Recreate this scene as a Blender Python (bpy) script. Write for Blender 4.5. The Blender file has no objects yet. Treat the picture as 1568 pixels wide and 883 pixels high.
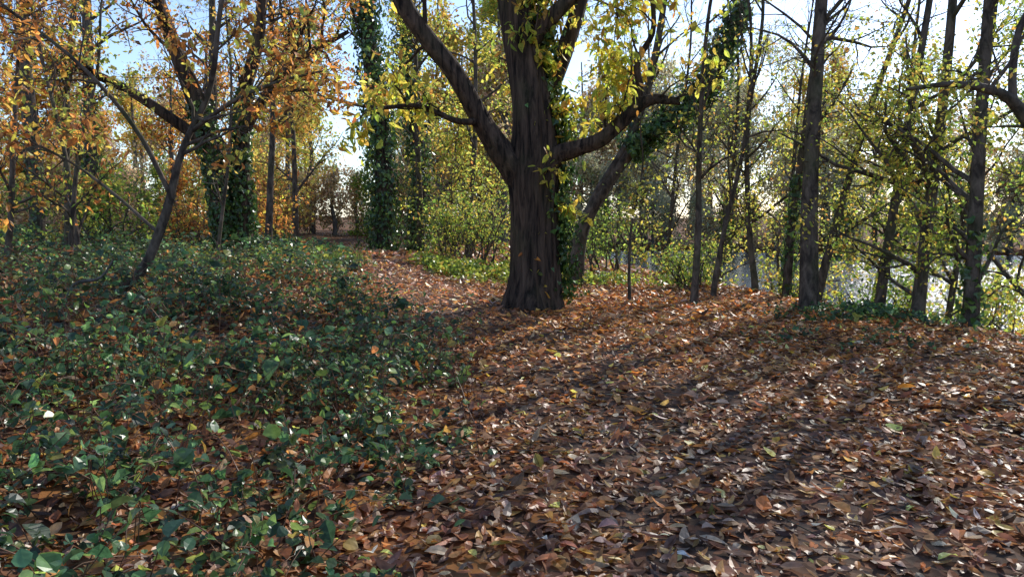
import bpy, math, numpy as np
from mathutils import Vector
rng=np.random.default_rng(11)
scene=bpy.context.scene

# ---------------------------------------------------------------- helpers
def sm(a,b,x):
    t=np.clip((np.asarray(x,float)-a)/(b-a),0,1); return t*t*(3-2*t)
BY=[-60,0,9,12,15,18,24,35,60,120]; BX=[30,11.5,7.6,6.6,5.9,4.9,3.9,3.2,3.5,6]
def bank(x,y): return (np.asarray(x,float)-np.interp(y,BY,BX))*0.9
def wob(x,y,s=1.0):
    x=np.asarray(x)*s; y=np.asarray(y)*s
    return (np.sin(1.3*x+.7*y+1)+np.sin(-.8*x+1.7*y+2.1)+np.sin(2.3*x-1.1*y+.4)+np.sin(.5*x+2.9*y+5)*.7+np.sin(3.9*x+2.2*y)*.5)/4.2
def gz(x,y):
    x=np.asarray(x,float); y=np.asarray(y,float)
    s=bank(x,y)
    z=.55*sm(-.7,-5.0,x)*sm(34,20,y)+.35*sm(-8,-16,x)
    z=z+.05*wob(x,y,.7)*sm(0,3,np.hypot(x,y))+.015*wob(x,y,3)
    far=y+.3*x
    r=sm(-.6,2.4,s)*sm(56,53,far)
    z=z-2.0*r+.2*sm(56,75,far)*sm(0,5,s)-.45*sm(50,56,far)*sm(0,5,s)
    return z
def unit(v):
    v=np.asarray(v,float); return v/np.maximum(np.linalg.norm(v,axis=-1,keepdims=True),1e-9)
def build(name,parts,mats,parent=None):
    V=[];L=[];S=[];M=[];C=[];SM=[];off=0
    for (v,f,mi,c,smooth) in parts:
        if len(v)==0: continue
        V.append(v); f=np.asarray(f)
        L.append((f+off).ravel()); S.append(np.full(len(f),f.shape[1])); M.append(np.full(len(f),mi)); SM.append(np.full(len(f),smooth))
        cc=np.ones((len(v),4)); 
        if c is not None: cc[:,:3]=c
        C.append(cc); off+=len(v)
    V=np.concatenate(V);L=np.concatenate(L);S=np.concatenate(S);M=np.concatenate(M);C=np.concatenate(C);SM=np.concatenate(SM)
    me=bpy.data.meshes.new(name)
    me.vertices.add(len(V)); me.vertices.foreach_set('co',V.astype(np.float32).ravel())
    me.loops.add(len(L)); me.loops.foreach_set('vertex_index',L.astype(np.int32))
    me.polygons.add(len(S)); st=np.concatenate([[0],np.cumsum(S)[:-1]])
    me.polygons.foreach_set('loop_start',st.astype(np.int32))
    for m in mats: me.materials.append(m)
    me.polygons.foreach_set('material_index',M.astype(np.int32))
    me.polygons.foreach_set('use_smooth',SM.astype(bool))
    a=me.attributes.new('leafcol','FLOAT_COLOR','POINT'); a.data.foreach_set('color',C.astype(np.float32).ravel())
    me.update(calc_edges=True)
    ob=bpy.data.objects.new(name,me); scene.collection.objects.link(ob)
    if parent: ob.parent=parent
    return ob
def tubes(P,R,k,ridge=None):
    P=np.asarray(P,float);R=np.asarray(R,float)
    M,n,_=P.shape
    T=unit(np.gradient(P,axis=1)); mean=unit(P[:,-1]-P[:,0])
    ref=np.where(np.abs(mean[:,:1])<.6,np.array([[1.,0,0]]),np.array([[0,1.,0]]))[:,None,:]
    U=unit(np.cross(T,np.broadcast_to(ref,T.shape))); W=np.cross(T,U)
    th=np.arange(k)*2*np.pi/k
    rr=np.broadcast_to(R[:,:,None],(M,n,k)).copy()
    if ridge is not None: rr=rr*ridge
    V=P[:,:,None,:]+rr[...,None]*(np.cos(th)[None,None,:,None]*U[:,:,None,:]+np.sin(th)[None,None,:,None]*W[:,:,None,:])
    idx=np.arange(M*n*k).reshape(M,n,k); nx=np.roll(idx,-1,axis=2)
    F=np.stack([idx[:,:-1],nx[:,:-1],nx[:,1:],idx[:,1:]],-1).reshape(-1,4)
    return V.reshape(-1,3),F
def spline(pts,n):
    pts=np.asarray(pts,float); m=len(pts)
    d=np.concatenate([[0],np.cumsum(np.linalg.norm(np.diff(pts[:,:3],axis=0),axis=1))]); t=np.linspace(0,d[-1],n)
    out=np.zeros((n,pts.shape[1]))
    ext=np.vstack([2*pts[0]-pts[1],pts,2*pts[-1]-pts[-2]])
    for i,tt in enumerate(t):
        j=min(max(np.searchsorted(d,tt,side='right')-1,0),m-2); u=(tt-d[j])/(d[j+1]-d[j])
        a,b,c,e=ext[j],ext[j+1],ext[j+2],ext[j+3]
        out[i]=.5*((2*b)+(-a+c)*u+(2*a-5*b+4*c-e)*u*u+(-a+3*b-3*c+e)*u**3)
    return out
def rowleaf(ys,ws):
    v=[(0,ys[0])];f=[];prev=[0]
    for y,w in zip(ys[1:-1],ws[1:-1]):
        b=len(v); v+=[(-w,y),(0,y),(w,y)]; cur=[b,b+1,b+2]
        if len(prev)==1: f+=[(prev[0],cur[1],cur[0]),(prev[0],cur[2],cur[1])]
        else: f+=[(prev[0],prev[1],cur[1]),(prev[0],cur[1],cur[0]),(prev[1],prev[2],cur[2]),(prev[1],cur[2],cur[1])]
        prev=cur
    b=len(v); v.append((0,ys[-1])); f+=[(prev[0],prev[1],b),(prev[1],prev[2],b)]
    return np.array(v,float),np.array(f)
LANCE=rowleaf([0,.22,.5,.78,1],[0,.15,.19,.12,0])
OVAL=rowleaf([0,.2,.5,.8,1],[0,.27,.36,.2,0])
KITE=(np.array([(0,0),(-.3,.45),(0,1),(.3,.45)],float),np.array([(0,2,1),(0,3,2)]))
SLIM=(np.array([(0,0),(-.18,.45),(0,1),(.18,.45)],float),np.array([(0,2,1),(0,3,2)]))
IVY=(np.array([(0,.35),(0,0),(.4,-.02),(.52,.3),(.27,.5),(0,1),(-.27,.5),(-.52,.3),(-.4,-.02)],float),
     np.array([(0,i,i+1) for i in range(1,8)]+[(0,8,1)]))
def leaves(P,size,col,tpl,nrm=None,nk=.6,axis=None,ak=.6,fold=(.1,.6),curl=(-.5,.5)):
    N=len(P); tv,tf=tpl; K=len(tv)
    if N==0: return (np.zeros((0,3)),tf,np.zeros((0,3)))
    n=rng.normal(0,1,(N,3)); n=unit(n)
    if nrm is not None: n=unit(n*(1-nk)+np.asarray(nrm)*nk)
    a=unit(rng.normal(0,1,(N,3)))
    if axis is not None: a=unit(a*(1-ak)+np.asarray(axis)*ak)
    a=unit(a-n*np.sum(a*n,1,keepdims=True)); b=np.cross(n,a)
    fo=rng.uniform(*fold,N)[:,None]; cu=rng.uniform(*curl,N)[:,None]; wd=rng.uniform(.75,1.35,N)[:,None]; tw=rng.normal(0,.5,N)[:,None]
    x=tv[None,:,0]*wd; y=tv[None,:,1]+0*wd
    z=fo*np.abs(x)+cu*(y-.3)**2+tw*x*(y-.2)
    size=np.broadcast_to(size,(N,))[:,None,None]
    V=P[:,None,:]+size*(x[...,None]*b[:,None]+y[...,None]*a[:,None]+z[...,None]*n[:,None])
    F=(tf[None]+(np.arange(N)*K)[:,None,None]).reshape(-1,3)
    return V.reshape(-1,3),F,np.repeat(col,K,axis=0)
def pick(N,pal,j=.25):
    w=np.array([p[0] for p in pal],float); c=np.array([p[1] for p in pal],float)
    i=rng.choice(len(pal),N,p=w/w.sum())
    return np.clip(c[i]*np.exp(rng.normal(0,j,(N,1)))*np.exp(rng.normal(0,.07,(N,3))),0,.85)

# ---------------------------------------------------------------- materials
def newmat(name):
    m=bpy.data.materials.new(name); m.use_nodes=True; nt=m.node_tree; nt.nodes.clear()
    o=nt.nodes.new('ShaderNodeOutputMaterial'); return m,nt,o
def leafmat(name,trans,rough,spec=.5,tm=1.25):
    m,nt,o=newmat(name); N=nt.nodes.new; L=nt.links.new
    at=N('ShaderNodeAttribute'); at.attribute_name='leafcol'
    tc=N('ShaderNodeTexCoord'); no=N('ShaderNodeTexNoise'); no.inputs['Scale'].default_value=28; no.inputs['Detail'].default_value=2
    L(tc.outputs['Object'],no.inputs['Vector'])
    mr=N('ShaderNodeMapRange'); mr.inputs[1].default_value=.3; mr.inputs[2].default_value=.7; mr.inputs[3].default_value=.65; mr.inputs[4].default_value=1.25
    L(no.outputs['Fac'],mr.inputs[0])
    mul=N('ShaderNodeVectorMath'); mul.operation='SCALE'; L(at.outputs['Color'],mul.inputs[0]); L(mr.outputs[0],mul.inputs['Scale'])
    p=N('ShaderNodeBsdfPrincipled'); p.inputs['Roughness'].default_value=rough; p.inputs['Specular IOR Level'].default_value=spec
    L(mul.outputs[0],p.inputs['Base Color'])
    m2=N('ShaderNodeVectorMath'); m2.operation='SCALE'; m2.inputs['Scale'].default_value=tm; L(mul.outputs[0],m2.inputs[0])
    t=N('ShaderNodeBsdfTranslucent'); L(m2.outputs[0],t.inputs['Color'])
    mx=N('ShaderNodeMixShader'); mx.inputs[0].default_value=trans
    L(p.outputs[0],mx.inputs[1]); L(t.outputs[0],mx.inputs[2]); L(mx.outputs[0],o.inputs[0])
    return m
def barkmat(name,dark,light,moss=.3,scale=(14,14,1.6),bump=.6,dist=.04):
    m,nt,o=newmat(name); N=nt.nodes.new; L=nt.links.new
    tc=N('ShaderNodeTexCoord'); mp=N('ShaderNodeMapping'); mp.inputs['Scale'].default_value=scale
    L(tc.outputs['Object'],mp.inputs[0])
    n1=N('ShaderNodeTexNoise'); n1.inputs['Scale'].default_value=1; n1.inputs['Detail'].default_value=6; n1.inputs['Roughness'].default_value=.65; n1.inputs['Distortion'].default_value=.6
    L(mp.outputs[0],n1.inputs['Vector'])
    r=N('ShaderNodeValToRGB'); r.color_ramp.elements[0].position=.38; r.color_ramp.elements[0].color=(*dark,1); r.color_ramp.elements[1].position=.66; r.color_ramp.elements[1].color=(*light,1)
    L(n1.outputs['Fac'],r.inputs[0])
    n2=N('ShaderNodeTexNoise'); n2.inputs['Scale'].default_value=1.7; n2.inputs['Detail'].default_value=4; L(tc.outputs['Object'],n2.inputs['Vector'])
    r2=N('ShaderNodeMapRange'); r2.inputs[1].default_value=.5; r2.inputs[2].default_value=.68; r2.inputs[4].default_value=moss; L(n2.outputs['Fac'],r2.inputs[0])
    mix=N('ShaderNodeMix'); mix.data_type='RGBA'; L(r2.outputs[0],mix.inputs[0]); L(r.outputs[0],mix.inputs[6]); mix.inputs[7].default_value=(.07,.085,.03,1)
    p=N('ShaderNodeBsdfPrincipled'); p.inputs['Roughness'].default_value=.9; p.inputs['Specular IOR Level'].default_value=.25; L(mix.outputs[2],p.inputs['Base Color'])
    b=N('ShaderNodeBump'); b.inputs['Strength'].default_value=bump; b.inputs['Distance'].default_value=dist; L(n1.outputs['Fac'],b.inputs['Height']); L(b.outputs[0],p.inputs['Normal'])
    L(p.outputs[0],o.inputs[0]); return m
def groundmat(name,cols,scale=9):
    m,nt,o=newmat(name); N=nt.nodes.new; L=nt.links.new
    tc=N('ShaderNodeTexCoord')
    nd=N('ShaderNodeTexNoise'); nd.inputs['Scale'].default_value=6; nd.inputs['Detail'].default_value=2; L(tc.outputs['Object'],nd.inputs['Vector'])
    ad=N('ShaderNodeVectorMath'); ad.operation='MULTIPLY_ADD'; ad.inputs[1].default_value=(.12,.12,.12); L(nd.outputs['Color'],ad.inputs[0]); L(tc.outputs['Object'],ad.inputs[2])
    v=N('ShaderNodeTexVoronoi'); v.inputs['Scale'].default_value=scale; L(ad.outputs[0],v.inputs['Vector'])
    sp=N('ShaderNodeSeparateColor'); L(v.outputs['Color'],sp.inputs[0])
    r=N('ShaderNodeValToRGB'); r.color_ramp.interpolation='CONSTANT'
    e=r.color_ramp.elements; e[0].color=(*cols[0],1); e[1].position=1/len(cols); e[1].color=(*cols[1],1)
    for i in range(2,len(cols)): q=e.new(i/len(cols)); q.color=(*cols[i],1)
    L(sp.outputs[0],r.inputs[0])
    n2=N('ShaderNodeTexNoise'); n2.inputs['Scale'].default_value=.6; n2.inputs['Detail'].default_value=5; L(tc.outputs['Object'],n2.inputs['Vector'])
    mr=N('ShaderNodeMapRange'); mr.inputs[1].default_value=.3; mr.inputs[2].default_value=.7; mr.inputs[3].default_value=.6; mr.inputs[4].default_value=1.25; L(n2.outputs['Fac'],mr.inputs[0])
    mu=N('ShaderNodeVectorMath'); mu.operation='SCALE'; L(r.outputs[0],mu.inputs[0]); L(mr.outputs[0],mu.inputs['Scale'])
    p=N('ShaderNodeBsdfPrincipled'); p.inputs['Roughness'].default_value=.95; p.inputs['Specular IOR Level'].default_value=.1; L(mu.outputs[0],p.inputs['Base Color'])
    b=N('ShaderNodeBump'); b.inputs['Strength'].default_value=.7; b.inputs['Distance'].default_value=.03; L(v.outputs['Distance'],b.inputs['Height']); L(b.outputs[0],p.inputs['Normal'])
    L(p.outputs[0],o.inputs[0]); return m
M_leaf=leafmat('canopy_leaf',.58,.45,.4,1.6)
M_litter=leafmat('fallen_leaf',.36,.42,.42,1.45)
M_under=leafmat('undergrowth_leaf',.42,.34,.5,1.5)
M_ivy=leafmat('ivy_leaf',.3,.3,.6,1.5)
M_far=leafmat('distant_leaf',.5,.6,.3,1.5)
M_bark=barkmat('furrowed_bark',(.015,.010,.008),(.15,.095,.066),.2,(11,11,1.1),1.0,.09)
M_bark2=barkmat('smooth_bark',(.04,.03,.024),(.17,.13,.10),.4,(9,9,4),.35)
M_barkfar=barkmat('distant_bark',(.06,.055,.05),(.18,.16,.14),.3,(5,5,2),.2)  # greyed and lightened to stand in for haze on far trunks
M_ground=groundmat('woodland_soil',[(.06,.033,.02),(.16,.068,.03),(.26,.115,.04),(.11,.055,.035),(.2,.115,.06)])
M_path=groundmat('trodden_earth',[(.07,.048,.035),(.12,.075,.052),(.09,.052,.035),(.17,.085,.05),(.11,.075,.055)],14)

# ---------------------------------------------------------------- ground, path, water
def axis(a,b,fine,n_out,lim):
    c=np.arange(a,b+1e-6,fine); g=np.geomspace(fine,lim,n_out)
    return np.concatenate([(a-g)[::-1],c,b+g])
xs=axis(-12,14,.2,50,600); ys=axis(-1,34,.2,50,600)
X,Y=np.meshgrid(xs,ys); Z=gz(X,Y)
V=np.stack([X,Y,Z],-1).reshape(-1,3); nx_,ny_=len(xs),len(ys)
I=np.arange(nx_*ny_).reshape(ny_,nx_); F=np.stack([I[:-1,:-1],I[:-1,1:],I[1:,1:],I[1:,:-1]],-1).reshape(-1,4)
build('ground',[(V,F,0,None,True)],[M_ground])
PXY=[(1.6,-2),(1.5,2),(1.3,5),(.5,8.5),(-1.0,12.5),(-2.1,16),(-3.6,20),(-5.0,24),(-6.1,28.5),(-7.2,33),(-8.6,40),(-10.4,50)]
PC=spline(PXY,140)
tn=unit(np.gradient(PC,axis=0)); nr=np.stack([tn[:,1],-tn[:,0]],1)
w=(1.0+.15*np.sin(np.arange(140)*.7)); us=np.linspace(-1,1,11)
PX=PC[:,None,:]+nr[:,None,:]*(us[None,:,None]*w[:,None,None]*(1+.1*rng.normal(size=(140,11,1))*(np.abs(us)>.9)[None,:,None]))
pv=np.concatenate([PX,(gz(PX[...,0],PX[...,1])+.012)[...,None]],-1).reshape(-1,3)
I=np.arange(140*11).reshape(140,11); F=np.stack([I[:-1,:-1],I[:-1,1:],I[1:,1:],I[1:,:-1]],-1).reshape(-1,4)
build('footpath',[(pv,F,0,None,True)],[M_path])
pathx=lambda y: np.interp(y,[p[1] for p in PXY],[p[0] for p in PXY])
m,nt,o=newmat('river_water'); p=nt.nodes.new('ShaderNodeBsdfPrincipled'); p.inputs['Base Color'].default_value=(.035,.05,.055,1); p.inputs['Roughness'].default_value=.1
tc=nt.nodes.new('ShaderNodeTexCoord'); mp=nt.nodes.new('ShaderNodeMapping'); mp.inputs['Scale'].default_value=(2.2,4.5,1)
no=nt.nodes.new('ShaderNodeTexNoise'); no.inputs['Scale'].default_value=1.5; no.inputs['Detail'].default_value=4
b=nt.nodes.new('ShaderNodeBump'); b.inputs['Strength'].default_value=.7; b.inputs['Distance'].default_value=.1
nt.links.new(tc.outputs['Object'],mp.inputs[0]); nt.links.new(mp.outputs[0],no.inputs['Vector']); nt.links.new(no.outputs['Fac'],b.inputs['Height']); nt.links.new(b.outputs[0],p.inputs['Normal']); nt.links.new(p.outputs[0],o.inputs[0])
build('river',[(np.array([(-20,-80,-.85),(260,-80,-.85),(260,75,-.85),(-20,75,-.85)],float),np.array([[0,1,2,3]]),0,None,False)],[m])

# ---------------------------------------------------------------- fallen leaves
PAL_L=[(5,(.29,.12,.05)),(4,(.41,.17,.06)),(3,(.56,.28,.09)),(2.4,(.15,.075,.045)),(2.2,(.54,.36,.22)),(.5,(.70,.46,.09)),(.9,(.62,.23,.05))]
def scatter(dens,y0,y1,xw=.8,xo=2.5):
    A=(y1-y0)*2*(xw*y1+xo); n=int(A*dens)
    y=rng.uniform(y0,y1,n); x=rng.uniform(-1,1,n)*(xw*y1+xo)
    k=(np.abs(x)<xw*y+xo)&(bank(x,y)<.9); return x[k],y[k]
parts=[]
for (d,y0,y1,sz,tpl) in [(650,1.2,6,.082,LANCE),(420,6,11,.092,LANCE),(240,11,19,.12,SLIM),(85,19,42,.18,KITE)]:
    x,y=scatter(d,y0,y1)
    k=rng.random(len(x))<.8+.35*wob(x,y,2.2)
    x=x[k];y=y[k]
    P=np.stack([x,y,gz(x,y)+rng.uniform(.004,.035,len(x))],1)
    s=sz*np.exp(rng.normal(0,.3,len(x)))
    c=pick(len(x),PAL_L,.38)
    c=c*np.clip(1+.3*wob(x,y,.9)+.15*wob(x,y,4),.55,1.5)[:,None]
    h=np.exp(-((x-2.5)**2/22+(y-12.5)**2/14))[:,None]; c=c*(1+h*np.array([[.35,.22,-.1]]))  # sunlit band right of the chestnut, painted as warmer, brighter leaf colour
    h=(sm(1.3,.7,np.abs(x-pathx(y)))*sm(9,12,y))[:,None]; c=c*(1+h*np.array([[.15,.22,.5]]))   # paler, trodden leaves on the path
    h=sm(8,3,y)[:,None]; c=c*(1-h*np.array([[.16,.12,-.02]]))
    br=rng.random(len(x))<.25
    for sel,tp in [(~br,tpl),(br,OVAL if tpl is LANCE else KITE)]:
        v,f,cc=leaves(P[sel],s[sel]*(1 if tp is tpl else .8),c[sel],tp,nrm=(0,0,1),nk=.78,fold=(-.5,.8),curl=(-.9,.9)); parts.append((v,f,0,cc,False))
build('fallen_leaves',parts,[M_litter])
n=260; x,y=scatter(3,1.5,14); x=x[:n];y=y[:n]; az=rng.uniform(0,6.28,len(x)); ln=rng.uniform(.1,.45,len(x))
t=np.linspace(-.5,.5,5); PP=np.zeros((len(x),5,3))
PP[...,0]=x[:,None]+np.cos(az)[:,None]*ln[:,None]*t; PP[...,1]=y[:,None]+np.sin(az)[:,None]*ln[:,None]*t
PP[...,:2]+=rng.normal(0,.008,PP[...,:2].shape); PP[...,2]=gz(PP[...,0],PP[...,1])+.03
v,f=tubes(PP,np.full((len(x),5),.004),4); build('fallen_twigs',[(v,f,0,None,True)],[M_bark2])

# ---------------------------------------------------------------- trees
class Tree:
    def __init__(s): s.t={}; s.tw=[]; s.big=[]
    def add(s,P,R,k): s.t.setdefault((len(P),k),[]).append((P,R))
    def limb(s,pts,n=24,k=12,rough=.06,flare=0):
        a=spline(pts,n); P=a[:,:3];R=a[:,3].copy()
        s.big.append((P,R,k,rough,flare)); return P,R
    def grow(s,p,d,L,r,lv,mx,up,wig,kids,ang):
        n=6;P=np.zeros((n,3));P[0]=p;d=unit(d)
        nz=rng.normal(0,wig,(n,3))
        for i in range(1,n):
            d=unit(d+nz[i]+np.array([0,0,up])); P[i]=P[i-1]+d*L/(n-1)
        R=r*(1-.8*np.linspace(0,1,n)); R=np.maximum(R,.003)
        s.add(P,R,7 if r>.035 else (5 if r>.015 else (3 if lv<3 else 2)))
        if lv>=mx-1: s.tw.append(P)
        if lv<mx: s.spawn(P,R,lv+1,mx,kids[lv] if lv<len(kids) else 3,.2,1,L*.55,up,wig,kids,ang)
    def spawn(s,P,R,lv,mx,count,t0,t1,L,up,wig,kids,ang=(.5,1.1),bias=None):
        n=len(P); T=unit(np.gradient(P,axis=0))
        for i in range(int(count)):
            t=rng.uniform(t0,t1)*(n-1); j=min(int(t),n-2); u=t-j
            p=P[j]*(1-u)+P[j+1]*u; r=(R[j]*(1-u)+R[j+1]*u)
            q=rng.normal(0,1,3)
            if bias is not None: q=q+np.array(bias)
            q=unit(q-T[j]*np.dot(q,T[j])); a=rng.uniform(*ang)
            l=L*rng.uniform(.55,1.25)*(1.15-.5*t/(n-1))
            s.grow(p,T[j]*math.cos(a)+q*math.sin(a),l,min(r*.62,l*.022+.004),lv,mx,up,wig,kids,ang)
    def wood(s,mi=0,skip=False):
        out=[]
        for (n,k),lst in s.t.items():
            if skip and k<=2: continue
            v,f=tubes(np.array([a for a,b in lst]),np.array([b for a,b in lst]),3 if k==2 else k); out.append((v,f,mi,None,True))
        for P,R,k,rough,flare in s.big:
            n=len(P); th=np.arange(k)*2*np.pi/k; h=P[:,2]-P[0,2]
            ph=rng.uniform(0,6,6)
            rg=1+rough*(np.sin(5*th[None]+ph[0]+h[:,None]*.5)*.5+np.sin(9*th[None]+ph[1]-h[:,None]*.7)*.45+.6*np.sin(3*th[None]+ph[2]+h[:,None]*.9)+rng.normal(0,.2,(n,k)))
            if k>=64: rg=rg+.022*np.sign(np.sin(17*th[None]+2*np.sin(h[:,None]*1.7)+ph[5]))*np.abs(np.sin(17*th[None]+2*np.sin(h[:,None]*1.7)+ph[5]))**.5+.02*np.sin(23*th[None]-1.5*np.sin(h[:,None]*2.3))
            if flare: rg=rg*(1+flare*np.exp(-np.maximum(h,0)/.28)[:,None]*(.55+.45*np.cos(5*th[None]+ph[3])+.25*np.cos(3*th[None]+ph[4])))
            v,f=tubes(P[None],R[None],k,rg[None]); out.append((v,f,mi,None,True))
        return out
    def pts(s,N,jit,clump=.0,cs=1.3,ztop=99,keep=.35):
        A=np.array(s.tw); M=len(A); i=rng.integers(0,M,N); t=rng.uniform(0,1,N)**.8*4.999; j=t.astype(int); u=(t-j)[:,None]
        P=A[i,j]*(1-u)+A[i,j+1]*u+rng.normal(0,jit,(N,3))
        if clump>0:
            f=wob(P[:,0]+P[:,2]*.7,P[:,1]-P[:,2]*1.1,cs); P=P[f>rng.uniform(-1,1,len(P))*.6-1+clump]
        P=P[(P[:,2]<ztop)|(rng.random(len(P))<keep)]   # leaves above ztop thinned out to let sunlight reach the ground
        return P
def ivy_on(P,R,N,thick,z0=-9,z1=99,size=.09,side=None):
    n=len(P); t=rng.uniform(0,n-1.001,N); j=t.astype(int);u=(t-j)[:,None]
    C=P[j]*(1-u)+P[j+1]*u; r=R[j]*(1-u[:,0])+R[j+1]*u[:,0]
    T=unit(np.gradient(P,axis=0))[j]; q=rng.normal(0,1,(N,3))
    if side is not None: q=q*.8+np.array(side)
    q=unit(q-T*np.sum(q*T,1,keepdims=True))
    th=thick*(1+.8*wob(C[:,2]*2+q[:,0]*2,q[:,1]*2,1.3))
    Q=C+q*(r+np.abs(rng.normal(.0,1,N))*th*.6+.02)[:,None]
    k=(Q[:,2]>z0)&(Q[:,2]<z1)&(wob(C[:,2]*1.5+q[:,0],q[:,1]*1.5,1.9)>-.45)
    Q=Q[k];q=q[k]
    c=pick(len(Q),[(5,(.05,.095,.028)),(3,(.085,.16,.04)),(1.5,(.17,.24,.05))],.3)
    v,f,cc=leaves(Q,size*np.exp(rng.normal(0,.25,len(Q))),c,IVY if size<.13 else KITE,nrm=q,nk=.6,axis=(0,0,-1),ak=.5)
    return (v,f,2,cc,False)
def B(x,y,dz=0): return float(gz(x,y))+dz
YG=[(4,(.52,.47,.08)),(4,(.35,.40,.07)),(2,(.64,.50,.09)),(1.5,(.18,.25,.045)),(1.2,(.56,.31,.07))]
OR=[(4,(.60,.26,.06)),(3,(.42,.17,.05)),(2,(.70,.42,.08)),(2,(.60,.50,.08)),(1.6,(.2,.10,.04)),(1,(.34,.36,.07))]
GR=[(4,(.15,.24,.045)),(3,(.25,.33,.055)),(2,(.38,.40,.06)),(1,(.08,.14,.035))]
GO=[(4,(.58,.47,.10)),(3,(.62,.36,.08)),(2,(.36,.38,.08)),(1,(.42,.2,.06))]
def leafpart(P,size,pal,tpl=KITE,mi=1,j=.25,ak=.45):
    c=pick(len(P),pal,j); v,f,cc=leaves(P,size*np.exp(rng.normal(0,.25,len(P))),c,tpl,nrm=(0,0,1),nk=.35,axis=(0,0,-1),ak=ak)
    return (v,f,mi,cc,False)

# --- the big sweet chestnut
T=Tree(); bx,by=.38,12.9; g=B(bx,by)
P0,R0=T.limb([(bx,by,g-.25,.54),(bx,by,g+.1,.49),(bx+.02,by,g+.6,.43),(bx,by,1.6,.40),(bx-.02,by,2.2,.43),(bx+.0,by,2.7,.40),(bx-.03,by,3.4,.34),(.22,12.95,4.2,.30),(.05,13,5.2,.27),(-.05,13.05,6.5,.23),(.1,13.1,8,.17),(.3,13.2,10,.09)],110,96,.045,.42)
P1,R1=T.limb([(.25,12.85,2.0,.2),(.0,12.8,2.45,.24),(-.3,12.75,2.85,.2),(-.58,12.7,3.3,.17),(-.95,12.6,3.95,.155),(-1.4,12.5,4.5,.145),(-1.75,12.4,5.0,.14),(-1.95,12.35,5.6,.13),(-2.2,12.2,6.6,.11),(-2.9,12,8,.06)],40,20,.09)
P2,R2=T.limb([(.5,12.8,2.25,.17),(.75,12.7,2.62,.16),(1.1,12.6,2.74,.13),(1.45,12.5,2.86,.12),(1.75,12.45,3.1,.11),(2.05,12.4,3.38,.10),(2.3,12.35,3.5,.08),(2.75,12.3,3.45,.05)],30,16,.12)
P3,R3=T.limb([(1.95,12.42,3.3,.09),(2.1,12.4,3.65,.065),(2.05,12.4,4.1,.055),(2.3,12.4,4.6,.045),(2.25,12.4,5.3,.03)],18,9,.08)
P4,R4=T.limb([(.15,12.95,4.3,.16),(.65,12.8,4.9,.13),(1.2,12.7,5.35,.11),(1.9,12.5,5.5,.09),(2.7,12.3,5.35,.07),(3.7,12.1,5.6,.04)],26,10,.08)
P5,R5=T.limb([(.3,13,3.2,.2),(.7,13.2,3.9,.17),(1.1,13.4,5.0,.14),(1.5,13.5,6.5,.1),(2.2,13.6,8.5,.05)],24,12,.08)
P6,R6=T.limb([(-.5,12.7,3.2,.07),(-.9,12.4,3.15,.05),(-1.5,12.1,3.35,.04),(-2.2,11.9,3.3,.03),(-3.0,11.7,3.45,.02)],20,8,.08)
K=[0,5,4,3]
for P,R,c,L,t0,b in [(P0,R0,16,2.0,.42,(.3,-.6,0)),(P1,R1,9,1.7,.4,None),(P2,R2,8,1.2,.4,None),(P3,R3,7,.9,.1,None),(P4,R4,11,1.3,.2,None),(P5,R5,11,1.8,.3,None),(P6,R6,7,.9,.2,None)]:
    T.spawn(P,R,1,3,c,t0,1,L,.03,.2,K,(.5,1.2),b)
Q=T.pts(5600,.10,.75,1.2,5.6,.15)
parts=T.wood(0)
PC_=[(5,(.62,.55,.08)),(4,(.38,.45,.07)),(2.5,(.68,.50,.08)),(1.6,(.54,.28,.055))]
parts.append(leafpart(Q,.145,PC_,LANCE,ak=.6))
E=Tree(); E.spawn(P0,R0,2,3,40,.16,.62,.85,.02,.25,[0,0,4],(.9,1.5),(3.0,.3,0))
parts+=E.wood(0); Q=E.pts(1700,.05); parts.append(leafpart(Q,.145,PC_,LANCE,ak=.6))
parts.append(ivy_on(P0,R0,6000,.24,.2,5.4,.085,(2.3,.6,0)))
E=Tree(); E.spawn(P0[:20],R0[:20],2,3,16,.1,.9,.4,.1,.3,[0,0,3],(.9,1.4),(.9,-1,0)); Q=E.pts(260,.04); parts+=E.wood(0); parts.append(leafpart(Q,.13,OR,LANCE))
build('sweet_chestnut_tree',parts,[M_bark,M_leaf,M_ivy])

def slim(name,x,y,tx,ty,h,r,nl,pal,ivy=0,low=.15,lsz=.085,mat=M_bark2,curve=.25,cnt=17,ivyth=.04,ztop=6.5,keep=.25):
    T=Tree(); g=B(x,y)
    b=[rng.normal(0,curve) for _ in range(4)]
    pts=[(x,y,g-.3,r*1.25),(x,y,g+.15,r*1.1)]
    for i,t in enumerate([.15,.35,.6,.8,1.0]):
        k=t**1.05; pts.append((x+tx*k+ (b[0]*math.sin(t*5)+b[1]*math.sin(t*9)*.5)*t,y+ty*k+b[2]*math.sin(t*4)*t,g+h*t,r*(1-.82*t)))
    P,R=T.limb(pts,36,14 if r>.1 else 9,.06,.22)
    T.spawn(P,R,1,3,cnt,low,1,h*.17,.05,.2,[0,5,4],(.55,1.2))
    parts=T.wood(0); parts.append(leafpart(T.pts(nl,.12,.75,1.1,ztop,keep),lsz,pal))
    if ivy: parts.append(ivy_on(P[:int(36*ivy)],R[:int(36*ivy)],int(1000*ivy*h/12),ivyth))
    return build(name,parts,[mat,M_leaf,M_ivy])
ZT=dict(ztop=4.9,keep=.03,lsz=.064)
ZR=dict(ztop=5.2,keep=.03,lsz=.07,cnt=24)
slim('alder_tree',5.05,12.5,-.1,.2,12,.15,2000,YG,0,.3,**ZT)
slim('alder_tree',2.22,13.9,.25,.1,4.2,.032,400,YG,0,.3,.08,cnt=9)
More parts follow.
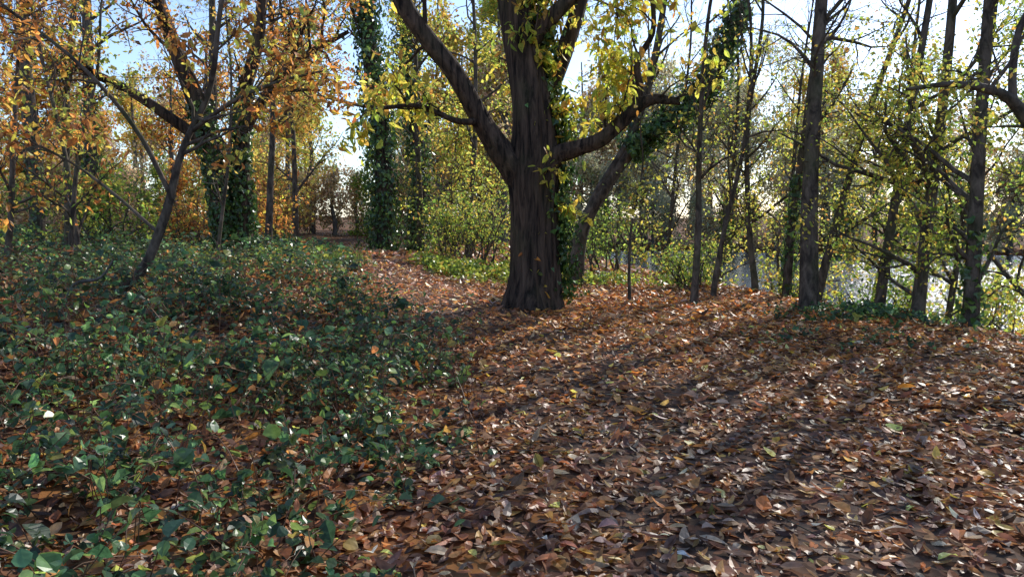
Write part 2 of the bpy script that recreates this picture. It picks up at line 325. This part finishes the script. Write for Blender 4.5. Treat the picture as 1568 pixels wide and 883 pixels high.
slim('alder_tree',3.35,13.5,.5,.4,9,.065,1500,YG,0,.25,**ZT)
slim('alder_tree',4.0,14.6,.9,.2,9,.055,1800,YG,0,.2,**ZT)
slim('alder_tree',5.15,15.6,-.3,.6,10,.065,2600,YG,.0,.12,curve=.5,**ZT)
slim('ivy_clad_alder_tree',5.6,15.0,.5,.1,11,.085,2600,YG,.3,.15,**ZT)
slim('alder_tree',6.05,14.6,2.9,.3,11,.085,5500,YG,0,.12,curve=.4,**ZR)
slim('alder_tree',6.5,13.0,1.3,.3,11,.09,6500,YG,.0,.1,curve=.5,**ZR)
slim('alder_tree',6.8,12.3,.5,.2,12,.105,7500,YG,0,.08,**ZR)
slim('ivy_clad_alder_tree',7.0,11.2,.3,.3,12,.115,8000,YG,.2,.08,**ZR)
slim('alder_tree',8.2,10.9,.5,.3,11,.09,9000,YG,0,.06,**ZR)
slim('alder_tree',7.6,12.9,1.2,.5,10,.06,8000,GR,0,.06,**ZR)
slim('alder_tree',7.2,15.0,1.6,.6,10,.06,7000,YG,0,.08,**ZR)
slim('alder_tree',6.3,17.5,1.0,.6,10,.06,5000,YG,0,.08,curve=.4,**ZR)
slim('alder_tree',4.9,17.5,.4,.3,9,.055,2400,YG,.0,.1,curve=.5,**ZT)
slim('alder_tree',4.2,20,.8,.3,10,.06,2400,YG,.0,.1,**ZT)
slim('alder_tree',9.8,7.4,-.3,.3,11,.13,1300,YG,.0,.25,**ZT)  # this alder and the next: out of view, added to shade the foreground
slim('alder_tree',11.2,4.8,-.3,.3,12,.14,1300,YG,.0,.25,**ZT)
T=Tree(); g=B(1.5,17)
P,R=T.limb([(1.45,17,g-.2,.2),(1.6,17,1.2,.16),(2.1,17,2.2,.15),(2.9,17,3.3,.14),(3.9,17,3.9,.13),(4.5,17,4.7,.11),(4.9,17,5.7,.1),(5.6,17,7.2,.05)],36,12,.07,.2)
PB,RB=T.limb([(1.5,17,.8,.13),(1.9,17,2.0,.11),(2.6,17,3.2,.1),(3.1,17.1,4.6,.09),(3.4,17.2,6.2,.07),(3.6,17.2,8,.04)],30,10,.07)
T.spawn(P,R,1,3,9,.4,1,1.5,.08,.2,[0,4,3]); T.spawn(PB,RB,1,3,12,.3,1,1.5,.08,.2,[0,4,3])
parts=T.wood(0); parts.append(leafpart(T.pts(1500,.12,.8,1.3,6,.2),.085,YG)); parts.append(ivy_on(P[14:32],R[14:32],2600,.24,0,99,.11))
build('leaning_ivy_clad_tree',parts,[M_bark2,M_leaf,M_ivy])
T=Tree(); g=B(7.9,8.2)
P,R=T.limb([(7.9,8.2,g-.3,.2),(7.9,8.2,g+.2,.18),(7.7,8.3,1.3,.16),(7.75,8.3,3,.14),(7.9,8.3,5,.11),(7.8,8.4,8,.05)],30,14,.06,.3)
PA,RA=T.limb([(7.7,8.3,1.3,.1),(7.2,8.5,1.9,.09),(6.6,8.8,2.3,.085),(6.25,9,2.65,.08),(5.95,9,2.98,.065),(5.6,9,3.12,.05),(5.2,9,3.16,.035),(4.7,9,3.1,.02)],28,9,.1)
PB,RB=T.limb([(5.98,9,2.95,.05),(5.95,9,3.3,.045),(6.0,9,3.8,.04),(6.25,9,4.3,.03),(6.5,9,5.0,.02)],16,8,.1)
T.spawn(P,R,1,3,13,.35,1,1.8,.05,.2,[0,5,4]); T.spawn(PA,RA,1,3,8,.4,1,.8,.1,.25,[0,4,3]); T.spawn(PB,RB,1,3,6,.2,1,.7,.1,.25,[0,4,3])
parts=T.wood(0); parts.append(leafpart(T.pts(3000,.1,.8,1.3,4.8,.1),.065,YG)); build('sycamore_tree',parts,[M_bark2,M_leaf,M_ivy])

# --- left: twin ivy-clad oak
T=Tree(); x,y=-6.5,17; g=B(x,y)
P,R=T.limb([(x,y,g-.2,.40),(x,y,g+.3,.31),(x-.1,y,1.8,.25),(x-.35,y,3.2,.22),(x-.7,y,4.4,.19),(x-1.2,y,5.8,.15),(x-1.8,y,8,.08)],40,24,.06,.45)
PA,RA=T.limb([(x+.25,y,g,.25),(x+.4,y,1.5,.2),(x+.35,y,3,.17),(x+.5,y-.1,4.3,.15),(x+.9,y-.2,5.6,.13),(x+1.2,y-.2,8,.06)],34,16,.06)
PB,RB=T.limb([(x-.3,y,3.1,.14),(x-1,y-.3,3.7,.12),(x-2,y-.6,4.4,.1),(x-3.2,y-1,4.9,.07),(x-4.5,y-1.2,5.4,.03)],24,10,.08)
PD,RD=T.limb([(x+.4,y,3.4,.12),(x+1.1,y-.5,4.2,.1),(x+2.0,y-.9,4.9,.08),(x+3.1,y-1.2,5.4,.04)],20,10,.08)
for a,b,c in [(P,R,14),(PA,RA,14),(PB,RB,12),(PD,RD,11)]: T.spawn(a,b,1,3,c,.4,1,2.0,.04,.22,[0,6,5],(.5,1.2))
parts=T.wood(0); parts.append(leafpart(T.pts(8500,.13,.9,.9,6.5,.25),.09,OR)); parts.append(ivy_on(P[:20],R[:20],2000,.05)); parts.append(ivy_on(PA[:18],RA[:18],1400,.05))
build('ivy_clad_oak_tree',parts,[M_bark,M_leaf,M_ivy])
T=Tree(); x,y=-4.85,9; g=B(x,y)
P,R=T.limb([(x-.1,y,g-.1,.085),(x,y,g+.1,.07),(-4.5,9,.95,.06),(-4.2,9,1.6,.054),(-3.95,9,2.4,.04),(-3.6,9,3.1,.034),(-3.4,8.9,4,.028),(-3.1,8.8,5.2,.02)],36,12,.06,.2)
PA,RA=T.limb([(-4.1,9,1.8,.032),(-4.4,8.8,2.6,.026),(-4.9,8.6,3.3,.02),(-5.6,8.4,3.9,.016),(-6.3,8.2,4.4,.012)],20,7,.06)
PB,RB=T.limb([(-3.85,9,2.6,.03),(-3.3,8.8,2.9,.025),(-2.7,8.6,3.1,.02),(-2.1,8.4,3.2,.012)],18,7,.06)
PD,RD=T.limb([(-4.3,9,1.4,.022),(-4.9,9.1,1.9,.018),(-5.5,9.2,2.3,.014),(-6.3,9.2,2.7,.01)],18,7,.06)
for a,b,c in [(P,R,11),(PA,RA,12),(PB,RB,8),(PD,RD,7)]: T.spawn(a,b,1,3,c,.35,1,1.1,.02,.22,[0,5,3],(.5,1.2))
parts=T.wood(0); parts.append(leafpart(T.pts(3900,.07,.75,1.5),.10,OR,LANCE)); build('chestnut_sapling',parts,[M_bark2,M_leaf,M_ivy])
T=Tree(); g=B(-4.6,7.6)
T.limb([(-4.75,7.6,g-.05,.022),(-4.6,7.6,g+.2,.02),(-4.5,7.6,g+.36,.018),(-4.25,7.6,g+.41,.014),(-4.1,7.6,g+.6,.008)],14,6,.1)
build('dead_branch',T.wood(0),[M_barkfar])

slim('ash_tree',-14.3,22.5,-.3,.5,15,.26,2400,OR,.3,.35,.11,M_bark2,.3,20)
slim('ash_tree',-12.2,21.5,.5,.3,14,.2,2200,GO,.35,.35,.11,M_bark2,.3,18)
slim('ash_tree',-10.5,26,.3,.3,15,.2,2400,GO,.4,.25,.12)
slim('birch_tree',-7.9,24,.4,.3,13,.12,2000,GO,0,.25,.11)
slim('hawthorn_tree',-9.3,15.5,.3,.4,7,.09,1500,YG,.0,.2,.08)
slim('hazel_tree',-7.3,12.5,-.9,.2,6,.05,1200,OR,.0,.15,.09)
slim('hazel_tree',-6.9,11.5,.7,.4,5.5,.045,900,YG,.0,.15,.08)
slim('hazel_tree',-8.9,13,.7,.4,7,.06,1300,OR,.0,.15,.09)
slim('hazel_tree',-5.6,14,.5,.4,6,.04,1000,GO,.0,.15,.08)
slim('ash_tree',-3.4,28,-.4,.2,14,.14,3400,YG,.2,.25,.13,ztop=9)
slim('birch_tree',-9.0,31,-.4,.2,13,.13,3000,GO,0,.2,.15,ztop=9)
slim('birch_tree',-1.6,27,.4,.2,14,.12,4000,YG,0,.15,.13,ztop=8)
slim('birch_tree',-4.8,36,.4,.2,15,.15,5000,GO,0,.2,.17,ztop=12)
for (x,y,h,th,r0) in [(-4.45,25.5,16,.36,.32),(-3.9,31,15,.35,.3)]:
    T=Tree(); g=B(x,y); P,R=T.limb([(x,y,g-.2,r0*1.2),(x,y,g+1,r0),(x+.05,y,4,r0*.9),(x-.4,y,8,r0*.75),(x-.7,y,h,.1)],40,16,.06,.3)
    T.spawn(P,R,1,3,16,.3,1,2.4,.03,.2,[0,5,4]); parts=T.wood(0); parts.append(leafpart(T.pts(3000,.15,.8,1.3,9,.3),.13,YG)); parts.append(ivy_on(P,R,8000,th,0,99,.15))
    build('ivy_clad_ash_tree',parts,[M_bark,M_leaf,M_ivy])

def shrub(name,x,y,rad,h,nl,pal,lsz,stems=9,sprd=.5):
    T=Tree(); g=B(x,y)
    for i in range(stems):
        a=rng.uniform(0,6.28); d=np.array([math.cos(a)*sprd,math.sin(a)*sprd,1.2]); 
        T.grow(np.array([x+rng.normal(0,rad*.3),y+rng.normal(0,rad*.3),g-.05]),d,h*rng.uniform(.7,1.1),.03,1,3,-.02,.18,[0,7,5],(.5,1.2))
    parts=T.wood(0); parts.append(leafpart(T.pts(nl,.14,.9,1.1),lsz,pal)); build(name,parts,[M_bark2,M_leaf])
GR2=[(4,(.16,.24,.045)),(4,(.28,.36,.06)),(3,(.46,.46,.07)),(1.5,(.54,.4,.07))]
shrub('hazel_shrub',-1.9,21.7,.8,1.8,1800,GR2,.085,9,.3)
shrub('hazel_shrub',-.8,21.5,1.0,2.6,2800,GR2,.09,11,.4)
shrub('hazel_shrub',-1.6,27,1.2,4.2,4000,YG,.12,12,.4)
shrub('hazel_shrub',.6,19,.8,1.5,1800,YG,.075,9)
shrub('hazel_shrub',2.6,21,1,1.8,2200,GR,.085,10)
shrub('hawthorn_shrub',-10.5,19,1.5,2.2,3600,GR2,.1,12)
shrub('hawthorn_shrub',-13,17.5,1.5,2.0,3600,GR,.1,12)
shrub('hawthorn_shrub',-8.9,21,1.2,1.8,2600,OR,.1,11)
shrub('hawthorn_shrub',-9.8,27.5,1.0,2.3,3600,OR,.12,12)
shrub('hawthorn_shrub',-11.9,33,1.6,4.0,5000,OR,.14,12)
shrub('hawthorn_shrub',-13.5,40,1.6,4.5,5000,GO,.15,12)
shrub('riverside_shrub',8.0,12.6,.8,1.9,2800,YG,.07,10)
shrub('riverside_shrub',3.9,16.6,.6,1.1,1500,GR,.065,8)
shrub('riverside_shrub',6.2,16.5,.7,1.8,2400,YG,.075,8)
shrub('riverside_shrub',9.0,10.4,.8,2.1,2800,YG,.07,10)
shrub('riverside_shrub',5.1,18.6,.7,1.8,2600,YG,.08,8)
shrub('riverside_shrub',7.1,13.8,.7,1.5,2200,GR,.07,8)
shrub('riverside_shrub',8.6,14.5,.8,2.6,3200,YG,.08,9)

# --- distant woodland: instanced
def template(pal,h,nl,dens=.8,lsz=.2,low=.2,wide=.22):
    T=Tree(); P,R=T.limb([(0,0,-.3,.2),(.1,0,h*.2,.17),(-.1,.1,h*.5,.13),(.1,0,h,.04)],16,7,.04)
    T.spawn(P,R,1,3,20,low,1,h*wide,.05,.2,[0,6,4],(.6,1.2))
    parts=T.wood(0,True); parts.append(leafpart(T.pts(nl,.25,dens,.8),lsz,pal))
    return build('template',parts,[M_barkfar,M_far])
HZ=[(3,(.54,.52,.32)),(3,(.45,.45,.30)),(2,(.60,.51,.30)),(1,(.35,.33,.25))]  # leaf colours washed out to paint in distance haze
HO=[(3,(.58,.41,.22)),(3,(.48,.36,.23)),(2,(.55,.48,.25))]  # orange-brown leaves, likewise paled in colour for haze
tm=[template(HZ,13,6000),template(HO,12,5500),template(GO,12,5000),template(YG,13,5500),template(OR,10,3200,.7),template(GR,6,5000,.9,.2,.04,.3),template(HO,4.5,4500,.95,.2,.0,.42),template(HZ,6,5500,.95,.2,.0,.36)]
root=bpy.data.objects.new('distant_woodland',None); scene.collection.objects.link(root)
def inst(k,x,y,s,dz=0):
    o=bpy.data.objects.new('woodland_tree',tm[k].data); scene.collection.objects.link(o); o.parent=root
    o.location=(x,y,B(x,y)+dz); o.rotation_euler=(0,0,rng.uniform(0,6.28)); o.scale=(s*rng.uniform(.85,1.15),s*rng.uniform(.85,1.15),s)
for i in range(66): # far bank
    x=rng.uniform(-2,85); y=58-.3*x+abs(rng.normal(0,7))+1
    inst(rng.choice([0,0,0,1,2]),x,y,rng.uniform(.8,1.35))
for i in range(46): # far bank scrub
    x=4+i*1.8+rng.normal(0,.5); y=56.0-.3*x+rng.normal(0,.7); inst(rng.choice([6,7,7]),x,y,rng.uniform(.7,1.1))
for i in range(62): # scrub dipping into the water's edge
    x=3+i*1.3+rng.normal(0,.4); y=53.6-.3*x+rng.normal(0,.3); o_z=-.9-B(x,y); inst(rng.choice([7,7,6,5]),x,y,rng.uniform(.4,.62),o_z)
for i in range(28):
    y=rng.uniform(42,75); x=rng.uniform(-.34,.02)*y
    if -.24<x/y<-.17: continue
    inst(rng.choice([1,2,2,3,3,4]),x,y,rng.uniform(.8,1.3))
for i in range(14):
    y=rng.uniform(50,60); x=(-.36+.03*i)*y; inst(rng.choice([6,6,5]),x,y,rng.uniform(.7,1.2))
for i in range(38): # left wood
    y=rng.uniform(30,80); x=rng.uniform(-1.1,-.32)*y
    inst(rng.choice([1,2,4,4,3]),x,y,rng.uniform(.6,1.1))
for i in range(40):
    y=rng.uniform(30,50); x=-(.32+.022*i)*y; inst(rng.choice([5,6,6]),x,y,rng.uniform(.5,.9))
for t in tm: bpy.data.objects.remove(t)

# ---------------------------------------------------------------- undergrowth
EDY=[0,2,3.3,5,8,10,12,16,20,24,28,33,50]; EDX=[-1.4,-1.0,-.75,-.3,-.65,-1.4,-2.2,-3.3,-4.7,-6.2,-7.4,-8.5,-13]
UG=[(5,(.055,.11,.05)),(4,(.09,.17,.06)),(2.2,(.18,.26,.065)),(.4,(.36,.36,.07)),(.7,(.40,.17,.05)),(1.6,(.04,.07,.037))]
def undergrowth(name,n,y0,y1,lsz,nodes,hmul,pal,tpl,trip=True,thr=-.35,seed=0):
    y=rng.uniform(y0,y1,n); x=rng.uniform(-.95*y1-2,0,n); e=np.interp(y,EDY,EDX)
    f=wob(x+seed,y,1.0)*.6+wob(x+7,y-seed,2.3)*.55
    edge=np.exp(-((x-e+.7)/.55)**2)*sm(4.5,6,y)*sm(12,9,y)*(.5+.5*np.sin(y*2.1+x*1.7))   # taller brambles along the path side
    k=(x>-.95*y-2)&(x<e+.35*wob(x,y,2.5))&(f+.7*edge>rng.uniform(thr-.12,thr+.2,n)); x=x[k];y=y[k];f=f[k];e=e[k];edge=edge[k]
    M=len(x); az=rng.uniform(0,6.28,M); ln=rng.uniform(.12,.6,M)*hmul; h=rng.uniform(.06,.46,M)*hmul*np.clip(.65+1.0*f,.25,1.9)*np.clip(.5+(e-x)*.8,.55,1)*(1+.8*edge)
    t=np.linspace(0,1,nodes+1)[None]
    PP=np.zeros((M,nodes+1,3)); PP[...,0]=x[:,None]+np.cos(az)[:,None]*ln[:,None]*t; PP[...,1]=y[:,None]+np.sin(az)[:,None]*ln[:,None]*t
    PP[...,:2]+=rng.normal(0,.012,PP[...,:2].shape)
    PP[...,2]=gz(x,y)[:,None]+h[:,None]*np.sin(t*np.pi*.68)
    parts=[]
    v,fq=tubes(PP,np.full(PP.shape[:2],.003),3); parts.append((v,fq,0,pick(len(v),[(1,(.2,.11,.06))],.1),True))
    Q=PP[:,1:].reshape(-1,3); 
    rep=3 if trip else 1; Q=np.repeat(Q,rep,axis=0)+rng.normal(0,.018*hmul,(len(Q)*rep,3))
    c=pick(len(Q),pal,.3)*np.repeat(np.exp(rng.normal(0,.3,(M,1))),nodes*rep,axis=0)
    kk=rng.random(len(Q))<.8; Q=Q[kk]; c=c[kk]
    v,fq,cc=leaves(Q,lsz*np.exp(rng.normal(0,.33,len(Q))),c,tpl,nrm=(0,0,1),nk=.55,fold=(0,.7),curl=(-.9,.2)); parts.append((v,fq,1,cc,False))
    return build(name,parts,[M_litter,M_under])
undergrowth('bramble_undergrowth',2500,1.5,7,.052,6,1.35,UG,OVAL,True,.02)
undergrowth('bramble_undergrowth',4300,7,14,.058,5,1.5,UG,OVAL,True,.0)
undergrowth('ivy_ground_cover',2200,1.5,12,.050,5,.45,UG,IVY,True,.12,3.1)
undergrowth('bramble_thicket',4800,14,27,.095,4,1.4,UG,KITE,True,-.2)
n=620; y=rng.uniform(3.2,12,n); x=rng.uniform(-10,0,n); e=np.interp(y,EDY,EDX); k=(x<e+.2)&(x>-.9*y-1); x=x[k];y=y[k]; M=len(x)
t=np.linspace(0,1,6)[None]; az=rng.uniform(0,6.28,M); hh=rng.uniform(.3,.85,M); lean=rng.uniform(.05,.4,M)
PP=np.stack([x[:,None]+np.cos(az)[:,None]*lean[:,None]*t**1.5+rng.normal(0,.01,(M,6)),y[:,None]+np.sin(az)[:,None]*lean[:,None]*t**1.5+rng.normal(0,.01,(M,6)),gz(x,y)[:,None]+hh[:,None]*t],-1)
v,f=tubes(PP,np.full((M,6),.0035)*(1.2-.7*t),3); prt=[(v,f,0,pick(len(v),[(1,(.2,.1,.06))],.1),True)]
Q=PP[:,2:].reshape(-1,3)+rng.normal(0,.03,(M*4,3)); Q=Q[rng.random(len(Q))<.4]
v,f,cc=leaves(Q,.052*np.exp(rng.normal(0,.25,len(Q))),pick(len(Q),[(2,(.4,.18,.05)),(10,(.13,.2,.05)),(1,(.3,.3,.06))],.3),OVAL,nk=.4,nrm=(0,0,1)); prt.append((v,f,1,cc,False)); build('woody_weed_stems',prt,[M_litter,M_under])
n=17000; y=rng.uniform(1.6,15,n); x=rng.uniform(-16,0,n); e=np.interp(y,EDY,EDX); k=(x<e)&(x>-.95*y-2)&(wob(x+2,y,1.8)>rng.uniform(-.7,.5,n)); x=x[k];y=y[k]
P=np.stack([x,y,gz(x,y)+rng.uniform(.03,.26,len(x))],1); v,f,cc=leaves(P,.078*np.exp(rng.normal(0,.28,len(x))),pick(len(x),PAL_L,.3)*.8,LANCE,nrm=(0,0,1),nk=.5); build('caught_leaves',[(v,f,0,cc,False)],[M_litter])
def cover(name,n,cx,cy,sx,sy,lsz,hmax,pal,thr=-.3):
    x=rng.normal(cx,sx,n); y=rng.normal(cy,sy,n); k=(wob(x,y,1.7)>thr)&(bank(x,y)<1.4)&(np.abs(x-pathx(y))>.95); x=x[k];y=y[k]
    P=np.stack([x,y,gz(x,y)+rng.uniform(.02,1,len(x))**1.5*hmax],1); c=pick(len(x),pal,.3)
    v,f,cc=leaves(P,lsz*np.exp(rng.normal(0,.25,len(x))),c,IVY,nrm=(0,0,1),nk=.5); build(name,[(v,f,0,cc,False)],[M_under])
cover('ivy_ground_cover',3000,6.4,11.9,.9,.45,.07,.14,UG)
cover('ivy_ground_cover',4000,-1.1,20.0,1.1,.8,.09,.35,GR2)
cover('ivy_ground_cover',500,4.7,9.6,.7,.4,.06,.1,UG,-.1)
cover('ivy_ground_cover',3800,-6.2,18.5,1.0,2.2,.09,.22,GR2)
cover('ivy_ground_cover',1700,2.5,17.6,1.6,.6,.08,.25,GR2)
n=1500; x=rng.normal(-4.5,.4,n); y=rng.normal(17.5,1.3,n); l=rng.uniform(.12,.35,n)
P=np.stack([x,y,gz(x,y)],1); c=pick(n,[(3,(.14,.22,.05)),(2,(.30,.32,.1))],.2)
v,f,cc=leaves(P,l,c,(SLIM[0]*np.array([.12,1]),SLIM[1]),nrm=None,axis=(0,0,1),ak=.75); build('grass_tufts',[(v,f,0,cc,False)],[M_under])

# ---------------------------------------------------------------- light, camera
AZ=math.radians(38); EL=math.radians(34)
w=bpy.data.worlds.new('World'); scene.world=w; w.use_nodes=True; nt=w.node_tree
sk=nt.nodes.new('ShaderNodeTexSky'); sk.sky_type='NISHITA'; sk.sun_disc=False; sk.sun_elevation=EL; sk.sun_rotation=AZ; sk.dust_density=.5; sk.air_density=1.0; sk.ozone_density=2
# thin high haze whitening the blue
hs=nt.nodes.new('ShaderNodeHueSaturation'); hs.inputs['Saturation'].default_value=.9; hs.inputs['Value'].default_value=1.4
nt.links.new(sk.outputs[0],hs.inputs['Color'])
tint=nt.nodes.new('ShaderNodeVectorMath'); tint.operation='MULTIPLY'; tint.inputs[1].default_value=(.94,1,1.12); nt.links.new(hs.outputs[0],tint.inputs[0])
nt.links.new(tint.outputs[0],nt.nodes['Background'].inputs[0]); nt.nodes['Background'].inputs[1].default_value=.15
s=bpy.data.lights.new('sun','SUN'); s.energy=5; s.angle=math.radians(.5); s.color=(1,.95,.86)
so=bpy.data.objects.new('sun',s); scene.collection.objects.link(so)
d=Vector((math.sin(AZ)*math.cos(EL),math.cos(AZ)*math.cos(EL),math.sin(EL))); so.rotation_euler=(-d).to_track_quat('-Z','Y').to_euler()
c=bpy.data.cameras.new('camera'); c.lens=26; c.sensor_width=36; c.clip_end=2000; c.clip_start=.05
co=bpy.data.objects.new('camera',c); scene.collection.objects.link(co); co.location=(0,0,1.6); co.rotation_euler=(math.radians(90-5.6),0,0); scene.camera=co
scene.view_settings.view_transform='Standard'; scene.view_settings.look='None'; scene.view_settings.exposure=0
